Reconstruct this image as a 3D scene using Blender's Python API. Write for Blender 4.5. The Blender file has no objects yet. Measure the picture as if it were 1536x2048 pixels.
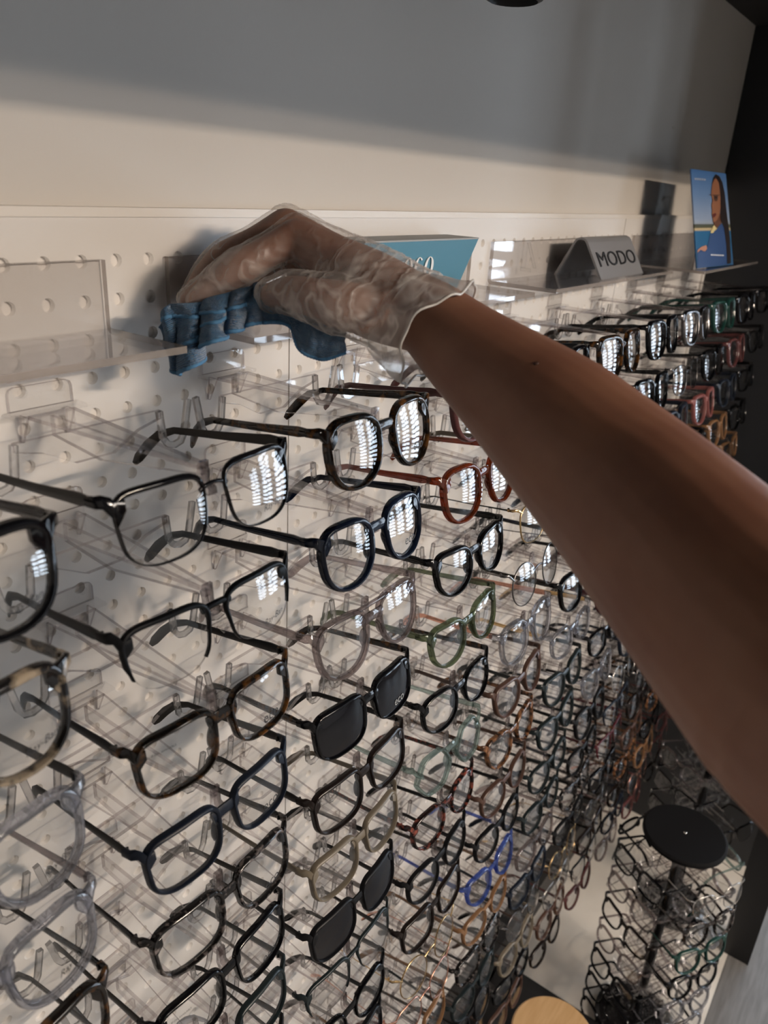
import bpy, bmesh, math, random
import numpy as np
from mathutils import Vector, Matrix
random.seed(7)
S = bpy.context.scene
COL = S.collection
# ------------------------------------------------------------------ camera
FPX = 1549.67
CAMP = Vector((-0.1134, -0.4678, 0.1485))
CR = Vector((0.5869, -0.8077, 0.0562)).normalized()
CF = Vector((0.7575, 0.5233, -0.3902)).normalized()
CU = CR.cross(CF).normalized()
CR = CF.cross(CU).normalized()
cam = bpy.data.cameras.new('camera'); cam_o = bpy.data.objects.new('camera', cam); COL.objects.link(cam_o)
cam.sensor_fit = 'VERTICAL'; cam.sensor_height = 36.0; cam.lens = FPX * 36.0 / 2048.0
cam.clip_start = 0.01; cam.clip_end = 50
M = Matrix((CR, CU, -CF)).transposed().to_4x4(); M.translation = CAMP
cam_o.matrix_world = M
cam.dof.use_dof = True; cam.dof.focus_distance = 0.68; cam.dof.aperture_fstop = 9.0
S.camera = cam_o
# ------------------------------------------------------------------ world, lights, exposure
S.view_settings.view_transform = 'Standard'; S.view_settings.look = 'None'
S.view_settings.gamma = 1.0; S.view_settings.use_curve_mapping = False
S.view_settings.exposure = -0.08
S.cycles.max_bounces = 5; S.cycles.diffuse_bounces = 2; S.cycles.glossy_bounces = 2
S.cycles.transmission_bounces = 4; S.cycles.transparent_max_bounces = 32
S.cycles.use_adaptive_sampling = True; S.cycles.adaptive_threshold = 0.07; S.cycles.adaptive_min_samples = 14
S.cycles.caustics_reflective = False; S.cycles.caustics_refractive = False
w = bpy.data.worlds.new('world'); S.world = w; w.use_nodes = True
w.node_tree.nodes['Background'].inputs[0].default_value = (0.55, 0.70, 1.0, 1)
w.node_tree.nodes['Background'].inputs[1].default_value = 0.6
FLOOR = -1.5
def area(name, loc, target, sx, sy, power, col):
    l = bpy.data.lights.new(name, 'AREA'); l.shape = 'RECTANGLE'; l.size = sx; l.size_y = sy
    l.energy = power; l.color = col
    o = bpy.data.objects.new(name, l); COL.objects.link(o); o.location = loc
    d = Vector(target) - Vector(loc)
    o.rotation_euler = d.to_track_quat('-Z', 'Y').to_euler()
    return o
# warm linear luminaire across the shop; its light is cut off above by the soffit edge
area('linear_lamp', (0.80, -3.0, 0.936), (0.80, 0, 0.1), 0.50, 0.012, 34.0, (1.0, 0.80, 0.62))
area('linear_lamp_lower', (0.80, -3.0, 0.908), (0.80, 0, 0.1), 0.50, 0.012, 10.5, (1.0, 0.80, 0.62))
# added soft fill to brighten the lower wall, not a known fixture
area('fill_light', (0.9, -3.7, 1.28), (0.9, -3.0, -1), 2.4, 0.9, 185.0, (1.0, 0.90, 0.80))
WIN_STRENGTH = 15.0
SOFFIT_Y = -1.19

# ------------------------------------------------------------------ helpers
def at(px, py, D):
    return CAMP + (CF + CR * ((px - 768) / FPX) - CU * ((py - 1024) / FPX)) * D
class MB:
    def __init__(s): s.v = []; s.f = []; s.m = []
    def add(s, vs, fs, mi=0):
        b = len(s.v); s.v += [tuple(q) for q in vs]
        s.f += [tuple(b + i for i in q) for q in fs]; s.m += [mi] * len(fs); return s
    def box(s, x0, x1, y0, y1, z0, z1, mi=0):
        vs = [(x, y, z) for z in (z0, z1) for y in (y0, y1) for x in (x0, x1)]
        return s.add(vs, [(0, 2, 3, 1), (4, 5, 7, 6), (0, 1, 5, 4), (2, 6, 7, 3), (0, 4, 6, 2), (1, 3, 7, 5)], mi)
    def loft(s, rings, cap=True, close=True, mi=0, mcap=None):
        n = len(rings[0]); vs = [q for r in rings for q in r]; fs = []
        m = n if close else n - 1
        for i in range(len(rings) - 1):
            for j in range(m):
                k = (j + 1) % n
                fs.append((i * n + j, i * n + k, (i + 1) * n + k, (i + 1) * n + j))
        if cap and close:
            fs.append(tuple(range(n - 1, -1, -1))); b = (len(rings) - 1) * n
            fs.append(tuple(range(b, b + n)))
        s.add(vs, fs, mi)
        if cap and close and mcap is not None: s.m[-1] = s.m[-2] = mcap
        return s
    def tube(s, path, rad, n=8, up=(0, 0, 1), mi=0):
        # rad: list of (r) or (side, up) per point
        P = [Vector(q) for q in path]; rings = []
        for i, q in enumerate(P):
            t = (P[min(i + 1, len(P) - 1)] - P[max(i - 1, 0)]).normalized()
            a = t.cross(Vector(up))
            if a.length < 1e-4: a = t.cross(Vector((1, 0, 0)))
            a.normalize(); b = a.cross(t).normalized()
            r = rad[i] if isinstance(rad, (list, tuple)) else rad
            ra, rb = (r if isinstance(r, (list, tuple)) else (r, r))
            rings.append([q + a * (ra * math.cos(2 * math.pi * (k + .5) / n)) + b * (rb * math.sin(2 * math.pi * (k + .5) / n)) for k in range(n)])
        return s.loft(rings, mi=mi)
    def prism(s, poly, axis, a0, a1, mi=0, mcap=None):
        # poly: 2D points; axis 'x','y','z' extrusion axis
        def mk(p, a):
            return {'x': (a, p[0], p[1]), 'y': (p[0], a, p[1]), 'z': (p[0], p[1], a)}[axis]
        return s.loft([[mk(p, a0) for p in poly], [mk(p, a1) for p in poly]], mi=mi, mcap=mcap)
    def lathe(s, prof, n=40, c=(0, 0), mi=0):
        rings = [[(c[0] + r * math.cos(2 * math.pi * k / n), c[1] + r * math.sin(2 * math.pi * k / n), z) for k in range(n)] for r, z in prof]
        return s.loft(rings, mi=mi)
    def mesh(s, name, smooth=False, angle=None):
        me = bpy.data.meshes.new(name); me.from_pydata(s.v, [], s.f)
        me.polygons.foreach_set('material_index', s.m)
        bm = bmesh.new(); bm.from_mesh(me); bmesh.ops.recalc_face_normals(bm, faces=bm.faces)
        if smooth:
            for f in bm.faces: f.smooth = True
            if angle:
                for e in bm.edges:
                    if len(e.link_faces) == 2 and e.calc_face_angle(0) > angle: e.smooth = False
        bm.to_mesh(me); bm.free(); me.update(); return me
def obj(name, me, mat=None, parent=None):
    o = bpy.data.objects.new(name, me); COL.objects.link(o)
    if mat is not None:
        ml = mat if isinstance(mat, (list, tuple)) else [mat]
        while len(me.materials) < len(ml): me.materials.append(None)
        for i, q in enumerate(ml):
            o.material_slots[i].link = 'OBJECT'; o.material_slots[i].material = q
    if parent: o.parent = parent
    return o
def empty(name, loc, rot=(0, 0, 0)):
    o = bpy.data.objects.new(name, None); COL.objects.link(o); o.location = loc; o.rotation_euler = rot
    o.empty_display_size = 0.02; return o
def tag(o, label=None, cat=None, group=None, kind=None):
    if label: o['label'] = label
    if cat: o['category'] = cat
    if group: o['group'] = group
    if kind: o['kind'] = kind
    return o
# ------------------------------------------------------------------ materials
def pbr(name, col, rough=0.5, metal=0.0, spec=0.5, coat=0.0, bump=None, noise=None):
    m = bpy.data.materials.new(name); m.use_nodes = True; nt = m.node_tree; b = nt.nodes['Principled BSDF']
    b.inputs['Base Color'].default_value = (*col, 1); b.inputs['Roughness'].default_value = rough
    b.inputs['Metallic'].default_value = metal; b.inputs['Specular IOR Level'].default_value = spec
    b.inputs['Coat Weight'].default_value = coat
    tc = nt.nodes.new('ShaderNodeTexCoord')
    if noise:  # (scale, colour2, lo, hi, stretch)
        sc, c2, lo, hi = noise[:4]
        n = nt.nodes.new('ShaderNodeTexNoise'); n.inputs['Scale'].default_value = sc; n.inputs['Detail'].default_value = 4
        src = tc.outputs['Object']
        if len(noise) > 4:
            mp = nt.nodes.new('ShaderNodeMapping'); mp.inputs['Scale'].default_value = noise[4]
            nt.links.new(src, mp.inputs['Vector']); src = mp.outputs['Vector']
        nt.links.new(src, n.inputs['Vector'])
        r = nt.nodes.new('ShaderNodeValToRGB'); r.color_ramp.elements[0].position = lo; r.color_ramp.elements[1].position = hi
        r.color_ramp.elements[0].color = (*col, 1); r.color_ramp.elements[1].color = (*c2, 1)
        nt.links.new(n.outputs['Fac'], r.inputs['Fac']); nt.links.new(r.outputs['Color'], b.inputs['Base Color'])
    if bump:
        n = nt.nodes.new('ShaderNodeTexNoise'); n.inputs['Scale'].default_value = bump[0]; n.inputs['Detail'].default_value = 5
        nt.links.new(tc.outputs['Object'], n.inputs['Vector'])
        bp = nt.nodes.new('ShaderNodeBump'); bp.inputs['Strength'].default_value = bump[1]; bp.inputs['Distance'].default_value = bump[2]
        nt.links.new(n.outputs['Fac'], bp.inputs['Height']); nt.links.new(bp.outputs['Normal'], b.inputs['Normal'])
    return m
def clear(name, tint, edge, f0=0.04, diff=None, refr=0.0, rough=0.01, ior=1.3, bump=None):
    """See-through plastic: straight-through light, Schlick reflection, grazing tint, optional milky and refracting share."""
    m = bpy.data.materials.new(name); m.use_nodes = True; nt = m.node_tree
    for n in list(nt.nodes): nt.nodes.remove(n)
    N = nt.nodes.new; L = nt.links.new
    out = N('ShaderNodeOutputMaterial'); lw = N('ShaderNodeLayerWeight'); lw.inputs['Blend'].default_value = 0.5
    mixc = N('ShaderNodeMix'); mixc.data_type = 'RGBA'
    mixc.inputs['A'].default_value = (*tint, 1); mixc.inputs['B'].default_value = (*edge, 1)
    p2 = N('ShaderNodeMath'); p2.operation = 'POWER'; p2.inputs[1].default_value = 2.0
    L(lw.outputs['Facing'], p2.inputs[0]); L(p2.outputs[0], mixc.inputs['Factor'])
    tr = N('ShaderNodeBsdfTransparent'); L(mixc.outputs['Result'], tr.inputs['Color']); sh = tr.outputs[0]
    if refr:
        g = N('ShaderNodeBsdfRefraction'); g.inputs['IOR'].default_value = ior; g.inputs['Roughness'].default_value = 0.0
        L(mixc.outputs['Result'], g.inputs['Color'])
        mx = N('ShaderNodeMixShader'); mx.inputs[0].default_value = refr; L(sh, mx.inputs[1]); L(g.outputs[0], mx.inputs[2]); sh = mx.outputs[0]
    if diff:
        d = N('ShaderNodeBsdfDiffuse'); d.inputs['Color'].default_value = (*diff[0], 1)
        mx = N('ShaderNodeMixShader'); mx.inputs[0].default_value = diff[1]; L(sh, mx.inputs[1]); L(d.outputs[0], mx.inputs[2]); sh = mx.outputs[0]
    p5 = N('ShaderNodeMath'); p5.operation = 'POWER'; p5.inputs[1].default_value = 5.0; L(lw.outputs['Facing'], p5.inputs[0])
    ma = N('ShaderNodeMath'); ma.operation = 'MULTIPLY_ADD'; ma.inputs[1].default_value = 0.85; ma.inputs[2].default_value = f0
    L(p5.outputs[0], ma.inputs[0])
    gl = N('ShaderNodeBsdfGlossy'); gl.inputs['Roughness'].default_value = rough
    mx = N('ShaderNodeMixShader'); L(ma.outputs[0], mx.inputs[0]); L(sh, mx.inputs[1]); L(gl.outputs[0], mx.inputs[2])
    L(mx.outputs[0], out.inputs['Surface']); return m
def mottle(name, c1, c2, scale=170, lo=.42, hi=.58, rough=.12):
    return pbr(name, c1, rough, noise=(scale, c2, lo, hi))
MT = {
 'wall': pbr('wall_paint', (.60, .565, .52), .75, bump=(60, .12, .002)),
 'board': pbr('white_board', (.70, .675, .65), .42, spec=.3),
 'black_wall': pbr('dark_wall_paint', (.012, .014, .018), .45),
 'soffit': pbr('soffit_paint', (.02, .02, .022), .6),
 'ceiling': pbr('ceiling_paint', (.7, .68, .65), .8),
 'room': pbr('room_wall_paint', (.34, .32, .30), .8),
 'black': pbr('black_lacquer', (.012, .012, .013), .45),
 'velvet': pbr('matt_black_card', (.006, .006, .007), .8, spec=.15),
 'blackgloss': pbr('black_plastic', (.01, .01, .011), .18),
 'chrome': pbr('chrome', (.8, .78, .74), .15, 1),
 'acrylic': clear('clear_acrylic', (.992, .991, .990), (.96, .955, .957), .04, None, 0, .02),
 'acrylic_side': clear('acrylic_side_face', (.80, .765, .77), (.66, .62, .64), .08, None, .22, .02, 1.45),
 'acrylic_hook': clear('acrylic_hook', (.98, .978, .978), (.74, .72, .73), .07, None, .60, .01, 1.49),
 'acrylic_edge': clear('acrylic_cut_edge', (.62, .58, .56), (.55, .52, .52), .05, ((.55, .5, .46), .35)),
 'shelf': clear('shelf_acrylic', (.975, .97, .968), (.88, .86, .86), .05, ((.8, .8, .8), .015)),
 'lens': clear('clear_lens', (.985, .985, .98), (.93, .93, .94), .05, None, 0, .0),
 'lens_edge': clear('lens_edge', (.55, .54, .55), (.40, .39, .40), .08, ((.5, .5, .5), .15)),
 'darklens': clear('smoke_lens', (.07, .065, .085), (.05, .05, .06), .06, ((.010, .010, .014), .45), 0, .0),
 'steel': pbr('silver_paint', (.30, .30, .31), .38, .35),
 'print_black': pbr('black_print', (.01, .01, .012), .5),
 'print_white': pbr('white_print', (.85, .86, .86), .5),
 'eco_blue': pbr('teal_blue_card', (.10, .27, .38), .45),
 'eco_grey': pbr('grey_card', (.30, .31, .31), .6),
 'wood': pbr('light_beech', (.58, .36, .17), .5, noise=(14, (.66, .43, .22), .35, .65, (1, 9, 1))),
}
FM = {  # frame materials
 'black': ('glossy black', pbr('frame_black', (.003, .003, .004), .10, spec=.4)),
 'matte_black': ('matte black', pbr('frame_matte_black', (.004, .004, .005), .42, spec=.22)),
 'navy': ('glossy navy', pbr('frame_navy', (.005, .009, .022), .10, spec=.4)),
 'matte_navy': ('matte navy', pbr('frame_matte_navy', (.006, .010, .020), .38, spec=.3)),
 'tortoise': ('dark tortoiseshell', mottle('frame_tortoise', (.010, .007, .005), (.16, .065, .014), 130, .50, .72)),
 'tort_light': ('light tortoiseshell', mottle('frame_light_tortoise', (.030, .014, .008), (.26, .12, .055), 150, .42, .64)),
 'tort_red': ('red tortoiseshell', mottle('frame_red_tortoise', (.012, .007, .007), (.24, .06, .04), 150, .50, .66)),
 'tort_grey': ('black and grey mottled', mottle('frame_grey_tortoise', (.009, .008, .008), (.20, .17, .16), 190, .53, .70)),
 'beige_tort': ('black and beige spotted', mottle('frame_beige_tortoise', (.010, .009, .009), (.30, .24, .17), 75, .52, .62)),
 'crystal': ('clear crystal', clear('frame_crystal', (.92, .93, .97), (.30, .31, .38), .09, ((.7, .72, .8), .05), .5, .02, 1.45)),
 'crystal_grey': ('smoky clear grey', clear('frame_crystal_grey', (.74, .68, .68), (.28, .25, .26), .09, ((.35, .31, .31), .08), .3, .02, 1.4)),
 'green': ('clear green', clear('frame_crystal_green', (.50, .56, .42), (.16, .20, .13), .07, ((.085, .11, .065), .30), 0, .03)),
 'mint': ('clear mint', clear('frame_mint', (.74, .83, .81), (.30, .40, .38), .07, ((.30, .42, .40), .12), .2, .03, 1.4)),
 'orange': ('clear burnt orange', clear('frame_orange', (.52, .15, .03), (.16, .03, .008), .07, ((.17, .04, .012), .4), 0, .03)),
 'blue': ('clear cobalt blue', clear('frame_blue', (.35, .45, .88), (.12, .2, .5), .07, ((.07, .13, .42), .28), 0, .03)),
 'brown': ('matte brown', pbr('frame_brown', (.07, .035, .024), .35)),
 'dark_brown': ('dark brown', pbr('frame_dark_brown', (.012, .008, .007), .22, spec=.35)),
 'beige': ('matte olive beige', pbr('frame_beige', (.15, .125, .09), .40)),
 'tan': ('amber tan', pbr('frame_tan', (.20, .105, .05), .25)),
 'pink': ('dusty pink', pbr('frame_pink', (.22, .075, .07), .3)),
 'plum': ('reddish plum', pbr('frame_plum', (.10, .035, .035), .25)),
 'burgundy': ('burgundy', pbr('frame_burgundy', (.07, .010, .015), .25)),
 'darkgreen': ('dark green', pbr('frame_dark_green', (.012, .05, .042), .2)),
 'slate': ('slate teal', pbr('frame_slate', (.009, .015, .017), .32, spec=.35)),
 'gold': ('thin gold', pbr('frame_gold', (.72, .50, .25), .2, 1)),
 'rose': ('rose gold', pbr('frame_rose', (.68, .36, .27), .22, 1)),
 'gunmetal': ('thin gunmetal', pbr('frame_gunmetal', (.22, .21, .21), .25, 1)),
 'silver': ('silver', pbr('frame_silver', (.62, .60, .57), .18, 1)),
 'greytemple': ('dark grey', pbr('frame_grey', (.022, .020, .018), .45, spec=.25)),
}

# ------------------------------------------------------------------ the setting
def slab(name, x0, x1, y0, y1, z0, z1, m, kind='structure'):
    o = obj(name, MB().box(x0, x1, y0, y1, z0, z1).mesh(name), MT[m]); tag(o, kind=kind); return o
WX0, WX1, WTOP = -2.2, 1.78, 0.48
slab('wall_back', WX0, WX1 + .1, 0.0086, 0.12, FLOOR, 1.35, 'wall')
slab('wall_return', WX1, WX1 + .10, -.50, 0.008, FLOOR, WTOP, 'black_wall')
slab('ceiling_soffit', WX0, WX1 + .10, SOFFIT_Y, 0.008, WTOP, WTOP + .06, 'soffit')
slab('ceiling', WX0, 4.9, -5.0, 0.12, 1.32, 1.42, 'ceiling')
slab('wall_left', WX0 - .1, WX0, -5.0, 0.12, FLOOR, 1.35, 'room')
slab('wall_front', WX0, 4.9, -5.1, -5.0, FLOOR, 1.35, 'room')
# the window wall across the shop, with four tall barred windows
WINX = 4.3
wins = [(-4.35, -3.55), (-3.25, -2.45), (-2.15, -1.35), (-1.05, -0.25)]
WZ0, WZ1 = -1.38, 0.95
mb = MB(); ys = [-5.0] + [q for a in wins for q in a] + [0.12]
for i in range(0, len(ys), 2): mb.box(WINX, WINX + .12, ys[i], ys[i + 1], FLOOR, 1.35)
for a, b in wins:
    mb.box(WINX, WINX + .12, a, b, FLOOR, WZ0); mb.box(WINX, WINX + .12, a, b, WZ1, 1.35)
tag(obj('wall_window_side', mb.mesh('wall_window_side'), MT['room']), kind='structure')
slab('wall_far', WX1 + .1, WINX + .12, 0.0, 0.12, FLOOR, 1.35, 'room')
wm = bpy.data.materials.new('daylit_pane'); wm.use_nodes = True
wb = wm.node_tree.nodes['Principled BSDF']; wb.inputs['Base Color'].default_value = (.02, .02, .02, 1)
wb.inputs['Emission Color'].default_value = (.72, .85, 1.0, 1); wb.inputs['Emission Strength'].default_value = WIN_STRENGTH
barmat = pbr('window_bar_paint', (.05, .05, .055), .6)
for k, (a, b) in enumerate(wins):
    r = empty('window_%d' % (k + 1), (WINX, (a + b) / 2, 0)); tag(r, kind='structure')
    hw = (b - a) / 2
    fr = MB().box(-.01, .05, -hw, -hw + .04, WZ0, WZ1).box(-.01, .05, hw - .04, hw, WZ0, WZ1).box(-.01, .05, -hw, hw, WZ0, WZ0 + .04).box(-.01, .05, -hw, hw, WZ1 - .04, WZ1).box(0, .05, -.025, .025, WZ0, WZ1)
    obj('window_frame', fr.mesh('window_frame'), barmat, r)
    nb = 16; pz = (WZ1 - WZ0) / nb
    sm = MB().box(-.012, .012, -hw, hw, -.028, .028).mesh('slat')
    pb = MB().box(.03, .035, -hw, hw, -pz / 2, pz / 2, 1); pb.m[4] = 0; pm = pb.mesh('pane')
    for i in range(nb):
        zc = WZ0 + pz * (i + .5)
        o = obj('pane', pm, [wm, barmat], r); o.location = (0, 0, zc)
        if i: o = obj('slat', sm, barmat, r); o.location = (0, 0, zc - pz / 2)
# floor: base slab, stone-look tiles and grey oak boards
slab('floor', WX0, 4.9, -5.0, 0.12, FLOOR - .05, FLOOR - .008, 'black')
fl = bpy.data.objects['floor']
stone = pbr('pale_stone_tile', (.80, .76, .70), .35, noise=(5, (.66, .62, .56), .40, .65))
oak = pbr('grey_oak_board', (.20, .195, .19), .45, noise=(9, (.14, .135, .13), .35, .65, (1.2, 12, 1)))
oak2 = pbr('pale_oak_board', (.24, .215, .19), .45, noise=(9, (.17, .15, .13), .35, .65, (1.2, 12, 1)))
tm = MB().box(-.2985, .2985, -.2235, .2235, -.008, 0).mesh('tile')
for i in range(-1, 4):
    o = obj('tile', tm, stone, fl); o.location = (.78 + .6 * i, -.226, FLOOR)
pm = MB().box(-.60, .60, -.0745, .0745, -.008, 0).mesh('board')
for j in range(12):
    for i in range(-2, 4):
        x = .62 + 1.202 * i + (.6 if j % 2 else 0)
        o = obj('board', pm, oak if (i + j) % 3 else oak2, fl); o.location = (x, -.525 - .15 * j, FLOOR)
ob = MB().box(WX0, 4.9, -5.0, -2.25, FLOOR - .008, FLOOR); obj('boards_beyond', ob.mesh('boards_beyond'), oak, fl)

# pegboard panels with real holes
PX, PZ = 0.16 / 6, 0.0768 / 3
HR = .0046; PTOP, PBOT = 0.1177, -1.40
def pegboard(x0, x1, name, label):
    y0, d = 0.0, .0042
    cx = [k * PX + PX / 2 for k in range(-30, 80) if x0 + HR * 1.5 < k * PX + PX / 2 < x1 - HR * 1.5]
    cz = [.0133 + PZ * k for k in range(-60, 6) if PBOT + HR * 2 < .0133 + PZ * k < PTOP - HR * 2 - .004]
    n = 12; V = []; F = []; SM = []
    xe = [x0] + [(a + b) / 2 for a, b in zip(cx, cx[1:])] + [x1]
    ze = [PBOT] + [(a + b) / 2 for a, b in zip(cz, cz[1:])] + [PTOP]
    ang = [2 * math.pi * k / n + math.pi / n for k in range(n)]
    for i, hx in enumerate(cx):
        for j, hz in enumerate(cz):
            b = len(V)
            for a in ang:  # outer square points
                c, s_ = math.cos(a), math.sin(a); t = 1 / max(abs(c), abs(s_))
                ux, uz = c * t, s_ * t
                ox = hx + (xe[i + 1] - hx if ux > 0 else hx - xe[i]) * ux
                oz = hz + (ze[j + 1] - hz if uz > 0 else hz - ze[j]) * uz
                V.append((ox, y0, oz))
            for a in ang: V.append((hx + HR * math.cos(a), y0, hz + HR * math.sin(a)))
            for a in ang: V.append((hx + HR * .98 * math.cos(a), y0 + d, hz + HR * .98 * math.sin(a)))
            for k in range(n):
                k2 = (k + 1) % n
                F.append((b + k, b + k2, b + n + k2, b + n + k)); SM.append(False)
                F.append((b + n + k, b + n + k2, b + 2 * n + k2, b + 2 * n + k)); SM.append(True)
            F.append(tuple(range(b + 2 * n, b + 3 * n))); SM.append(False)
    # edges
    e = len(V)
    V += [(x0, y0, PTOP), (x1, y0, PTOP), (x1, .0085, PTOP), (x0, .0085, PTOP), (x1, y0, PBOT), (x1, .0085, PBOT), (x0, y0, PBOT), (x0, .0085, PBOT)]
    F += [(e, e + 1, e + 2, e + 3), (e + 1, e + 4, e + 5, e + 2), (e + 6, e, e + 3, e + 7), (e + 4, e + 6, e + 7, e + 5)]; SM += [False] * 4
    me = bpy.data.meshes.new(name); me.from_pydata(V, [], F); me.polygons.foreach_set('use_smooth', SM); me.update()
    o = obj(name, me, MT['board']); tag(o, label, 'pegboard', 'white perforated display panels'); return o
pegboard(-.72, .399, 'pegboard_panel', 'white perforated panel nearest the camera, behind the blue cloth')
pegboard(.401, 1.199, 'pegboard_panel', 'white perforated panel behind the raised gloved hand and silver sign')
pegboard(1.201, 1.725, 'pegboard_panel', 'white perforated panel ending beside the dark wall')
for x in (.4, 1.2): tag(obj('trim_%d' % (4 if x < 1 else 5), MB().box(x - .001, x + .001, .0012, .0085, PBOT, PTOP).mesh('trim'), MT['board']), kind='structure')
tag(obj('trim_1', MB().box(-.72, 1.727, -.0012, .0085, PTOP, PTOP + .006).mesh('trim'), pbr('white_trim', (.72, .68, .63), .4)), kind='structure')
tag(obj('trim_2', MB().box(1.725, 1.738, -.005, .0085, PBOT, PTOP).mesh('trim'), pbr('white_edge_trim', (.72, .69, .65), .4)), kind='structure')
tag(obj('baseboard_back', MB().box(WX0, WX1, -.036, .008, FLOOR, PBOT - .002).mesh('baseboard'), MT['black']), kind='structure')

# ------------------------------------------------------------------ acrylic holders
ROWP, COLP, FRONT = 0.0768, 0.16, 0.159
def plate_mb(mb):
    c = .004; poly = [(-.0225, .001), (.0225, .001), (.0225, .0165 - c), (.0225 - c * .3, .0165 - c * .3), (.0225 - c, .0165), (-.0225 + c, .0165), (-.0225 + c * .3, .0165 - c * .3), (-.0225, .0165 - c)]
    mb.prism(poly, 'y', -.0026, -.0002, 1, 0)
    mb.box(-.026, .026, -.013, -.0002, -.0015, .001)
    for sx in (-1, 1):
        mb.tube([(sx * PX / 2, -.0045, .0125), (sx * PX / 2, -.0022, .0125)], .0031, 10)
        mb.prism([(-.0026, -.0015), (-.012, -.0015), (-.003, -.02), (-.0006, -.02)], 'x', sx * .0165 - .0009, sx * .0165 + .0009, 1, 0)
    return mb
def arm_mb(mb):
    top = [(-.0165, -.012), (.0165, -.012), (.0032, -.156), (-.0032, -.156)]
    mb.prism(top, 'z', -.0026, 0, 1, 0)
    mb.prism([(-.012, -.0026), (-.156, -.0026), (-.156, -.006), (-.062, -.021), (-.012, -.016)], 'x', -.0015, .0015, 1, 0)
    return mb
def tip_mb(mb):
    mb.prism([(-.154, .002), (-.1565, .002), (-.1575, -.010), (-.1625, -.012), (-.163, -.016), (-.156, -.017), (-.1535, -.012)], 'x', -.0032, .0032, 1, 0)
    return mb
def cross_mb(mb):
    mb.prism([(-.052, 0), (.052, 0), (.052, -.0055), (.034, -.010), (.014, -.021), (-.014, -.021), (-.034, -.010), (-.052, -.0055)], 'y', -.0568, -.0534, 1, 0)
    return mb
def hook_mb(mb, s):
    p = [(.0515, -.001), (.0535, -.020), (.0575, -.0255), (.063, -.027), (.0685, -.0255), (.0718, -.020), (.0765, .003)]
    mb.tube([(s * x, -.055, z) for x, z in p], [(.0030, .0024)] * len(p), 4, up=(0, 1, 0)); return mb
BR = {'wall_plate': plate_mb(MB()).mesh('wall_plate'), 'support_arm': arm_mb(MB()).mesh('support_arm'), 'bridge_rest': tip_mb(MB()).mesh('bridge_rest'),
      'cross_bar': cross_mb(MB()).mesh('cross_bar'), 'hook_a': hook_mb(MB(), -1).mesh('temple_hook'), 'hook_b': hook_mb(MB(), 1).mesh('temple_hook')}
mb = MB(); plate_mb(mb); arm_mb(mb); tip_mb(mb); cross_mb(mb); hook_mb(mb, 1); hook_mb(mb, -1); BR_ALL = mb.mesh('eyewear_holder')
def holder(loc, rotz, parts=True):
    if not parts:
        o = obj('eyewear_holder', BR_ALL, [MT['acrylic'], MT['acrylic_side']]); o.location = loc; o.rotation_euler = (0, 0, rotz); return o
    r = empty('eyewear_holder', loc, (0, 0, rotz))
    for k in BR: obj('temple_hook' if k.startswith('hook') else k, BR[k], [MT['acrylic_hook' if k.startswith('hook') or k == 'bridge_rest' else 'acrylic'], MT['acrylic_side']], r)
    return r

# ------------------------------------------------------------------ eyeglasses
XC, ZC = .0345, -.0225
def ysurf(x, z, panto):
    ax = abs(x); r2 = min((ax - XC) ** 2 + (z - ZC) ** 2, .0008)
    return 1.2 * XC * XC + .085 * (ax - XC) + r2 * 3.6 - .0055 - z * panto
STY = {  # a, b, exponent above / below, rim widths (top, side, bottom), depth, bottom taper, outer lift, kind
 'rectangular': dict(a=.0268, b=.0185, n=4.6, m=3.2, w=(.0040, .0032, .0024), d=.0050, tp=.10, lf=.0005, kind='full'),
 'square': dict(a=.0262, b=.0215, n=3.6, m=2.6, w=(.0052, .0044, .0036), d=.0056, tp=.18, lf=.002, kind='full'),
 'rounded': dict(a=.0252, b=.0222, n=2.9, m=2.3, w=(.0044, .0040, .0036), d=.0054, tp=.14, lf=.001, kind='full'),
 'round wire': dict(a=.0245, b=.0240, n=2.0, m=2.0, w=(.0010, .0010, .0010), d=.0014, tp=0, lf=0, kind='wire'),
 'square wire': dict(a=.0255, b=.0215, n=2.8, m=2.6, w=(.0011, .0011, .0011), d=.0014, tp=.1, lf=0, kind='wire'),
 'cat-eye': dict(a=.0260, b=.0190, n=2.6, m=2.2, w=(.0046, .0038, .0032), d=.0052, tp=.14, lf=.0065, kind='full'),
 'oval': dict(a=.0258, b=.0185, n=2.6, m=2.3, w=(.0034, .0030, .0026), d=.0048, tp=.08, lf=.0015, kind='full'),
 'hexagonal': dict(a=.0258, b=.0215, n=0, m=0, w=(.0036, .0034, .0032), d=.0050, tp=0, lf=0, kind='full'),
 'double-bridge': dict(a=.0272, b=.0215, n=3.6, m=2.4, w=(.0036, .0036, .0034), d=.0052, tp=.24, lf=0, kind='full'),
 'browline': dict(a=.0278, b=.0200, n=4.2, m=2.8, w=(.0034, .0013, .0010), d=.0026, tp=.16, lf=.001, kind='brow'),
 'half-rim': dict(a=.0278, b=.0190, n=4.2, m=2.8, w=(.0034, .0030, .0000), d=.0028, tp=.14, lf=.001, kind='half'),
}
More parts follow.
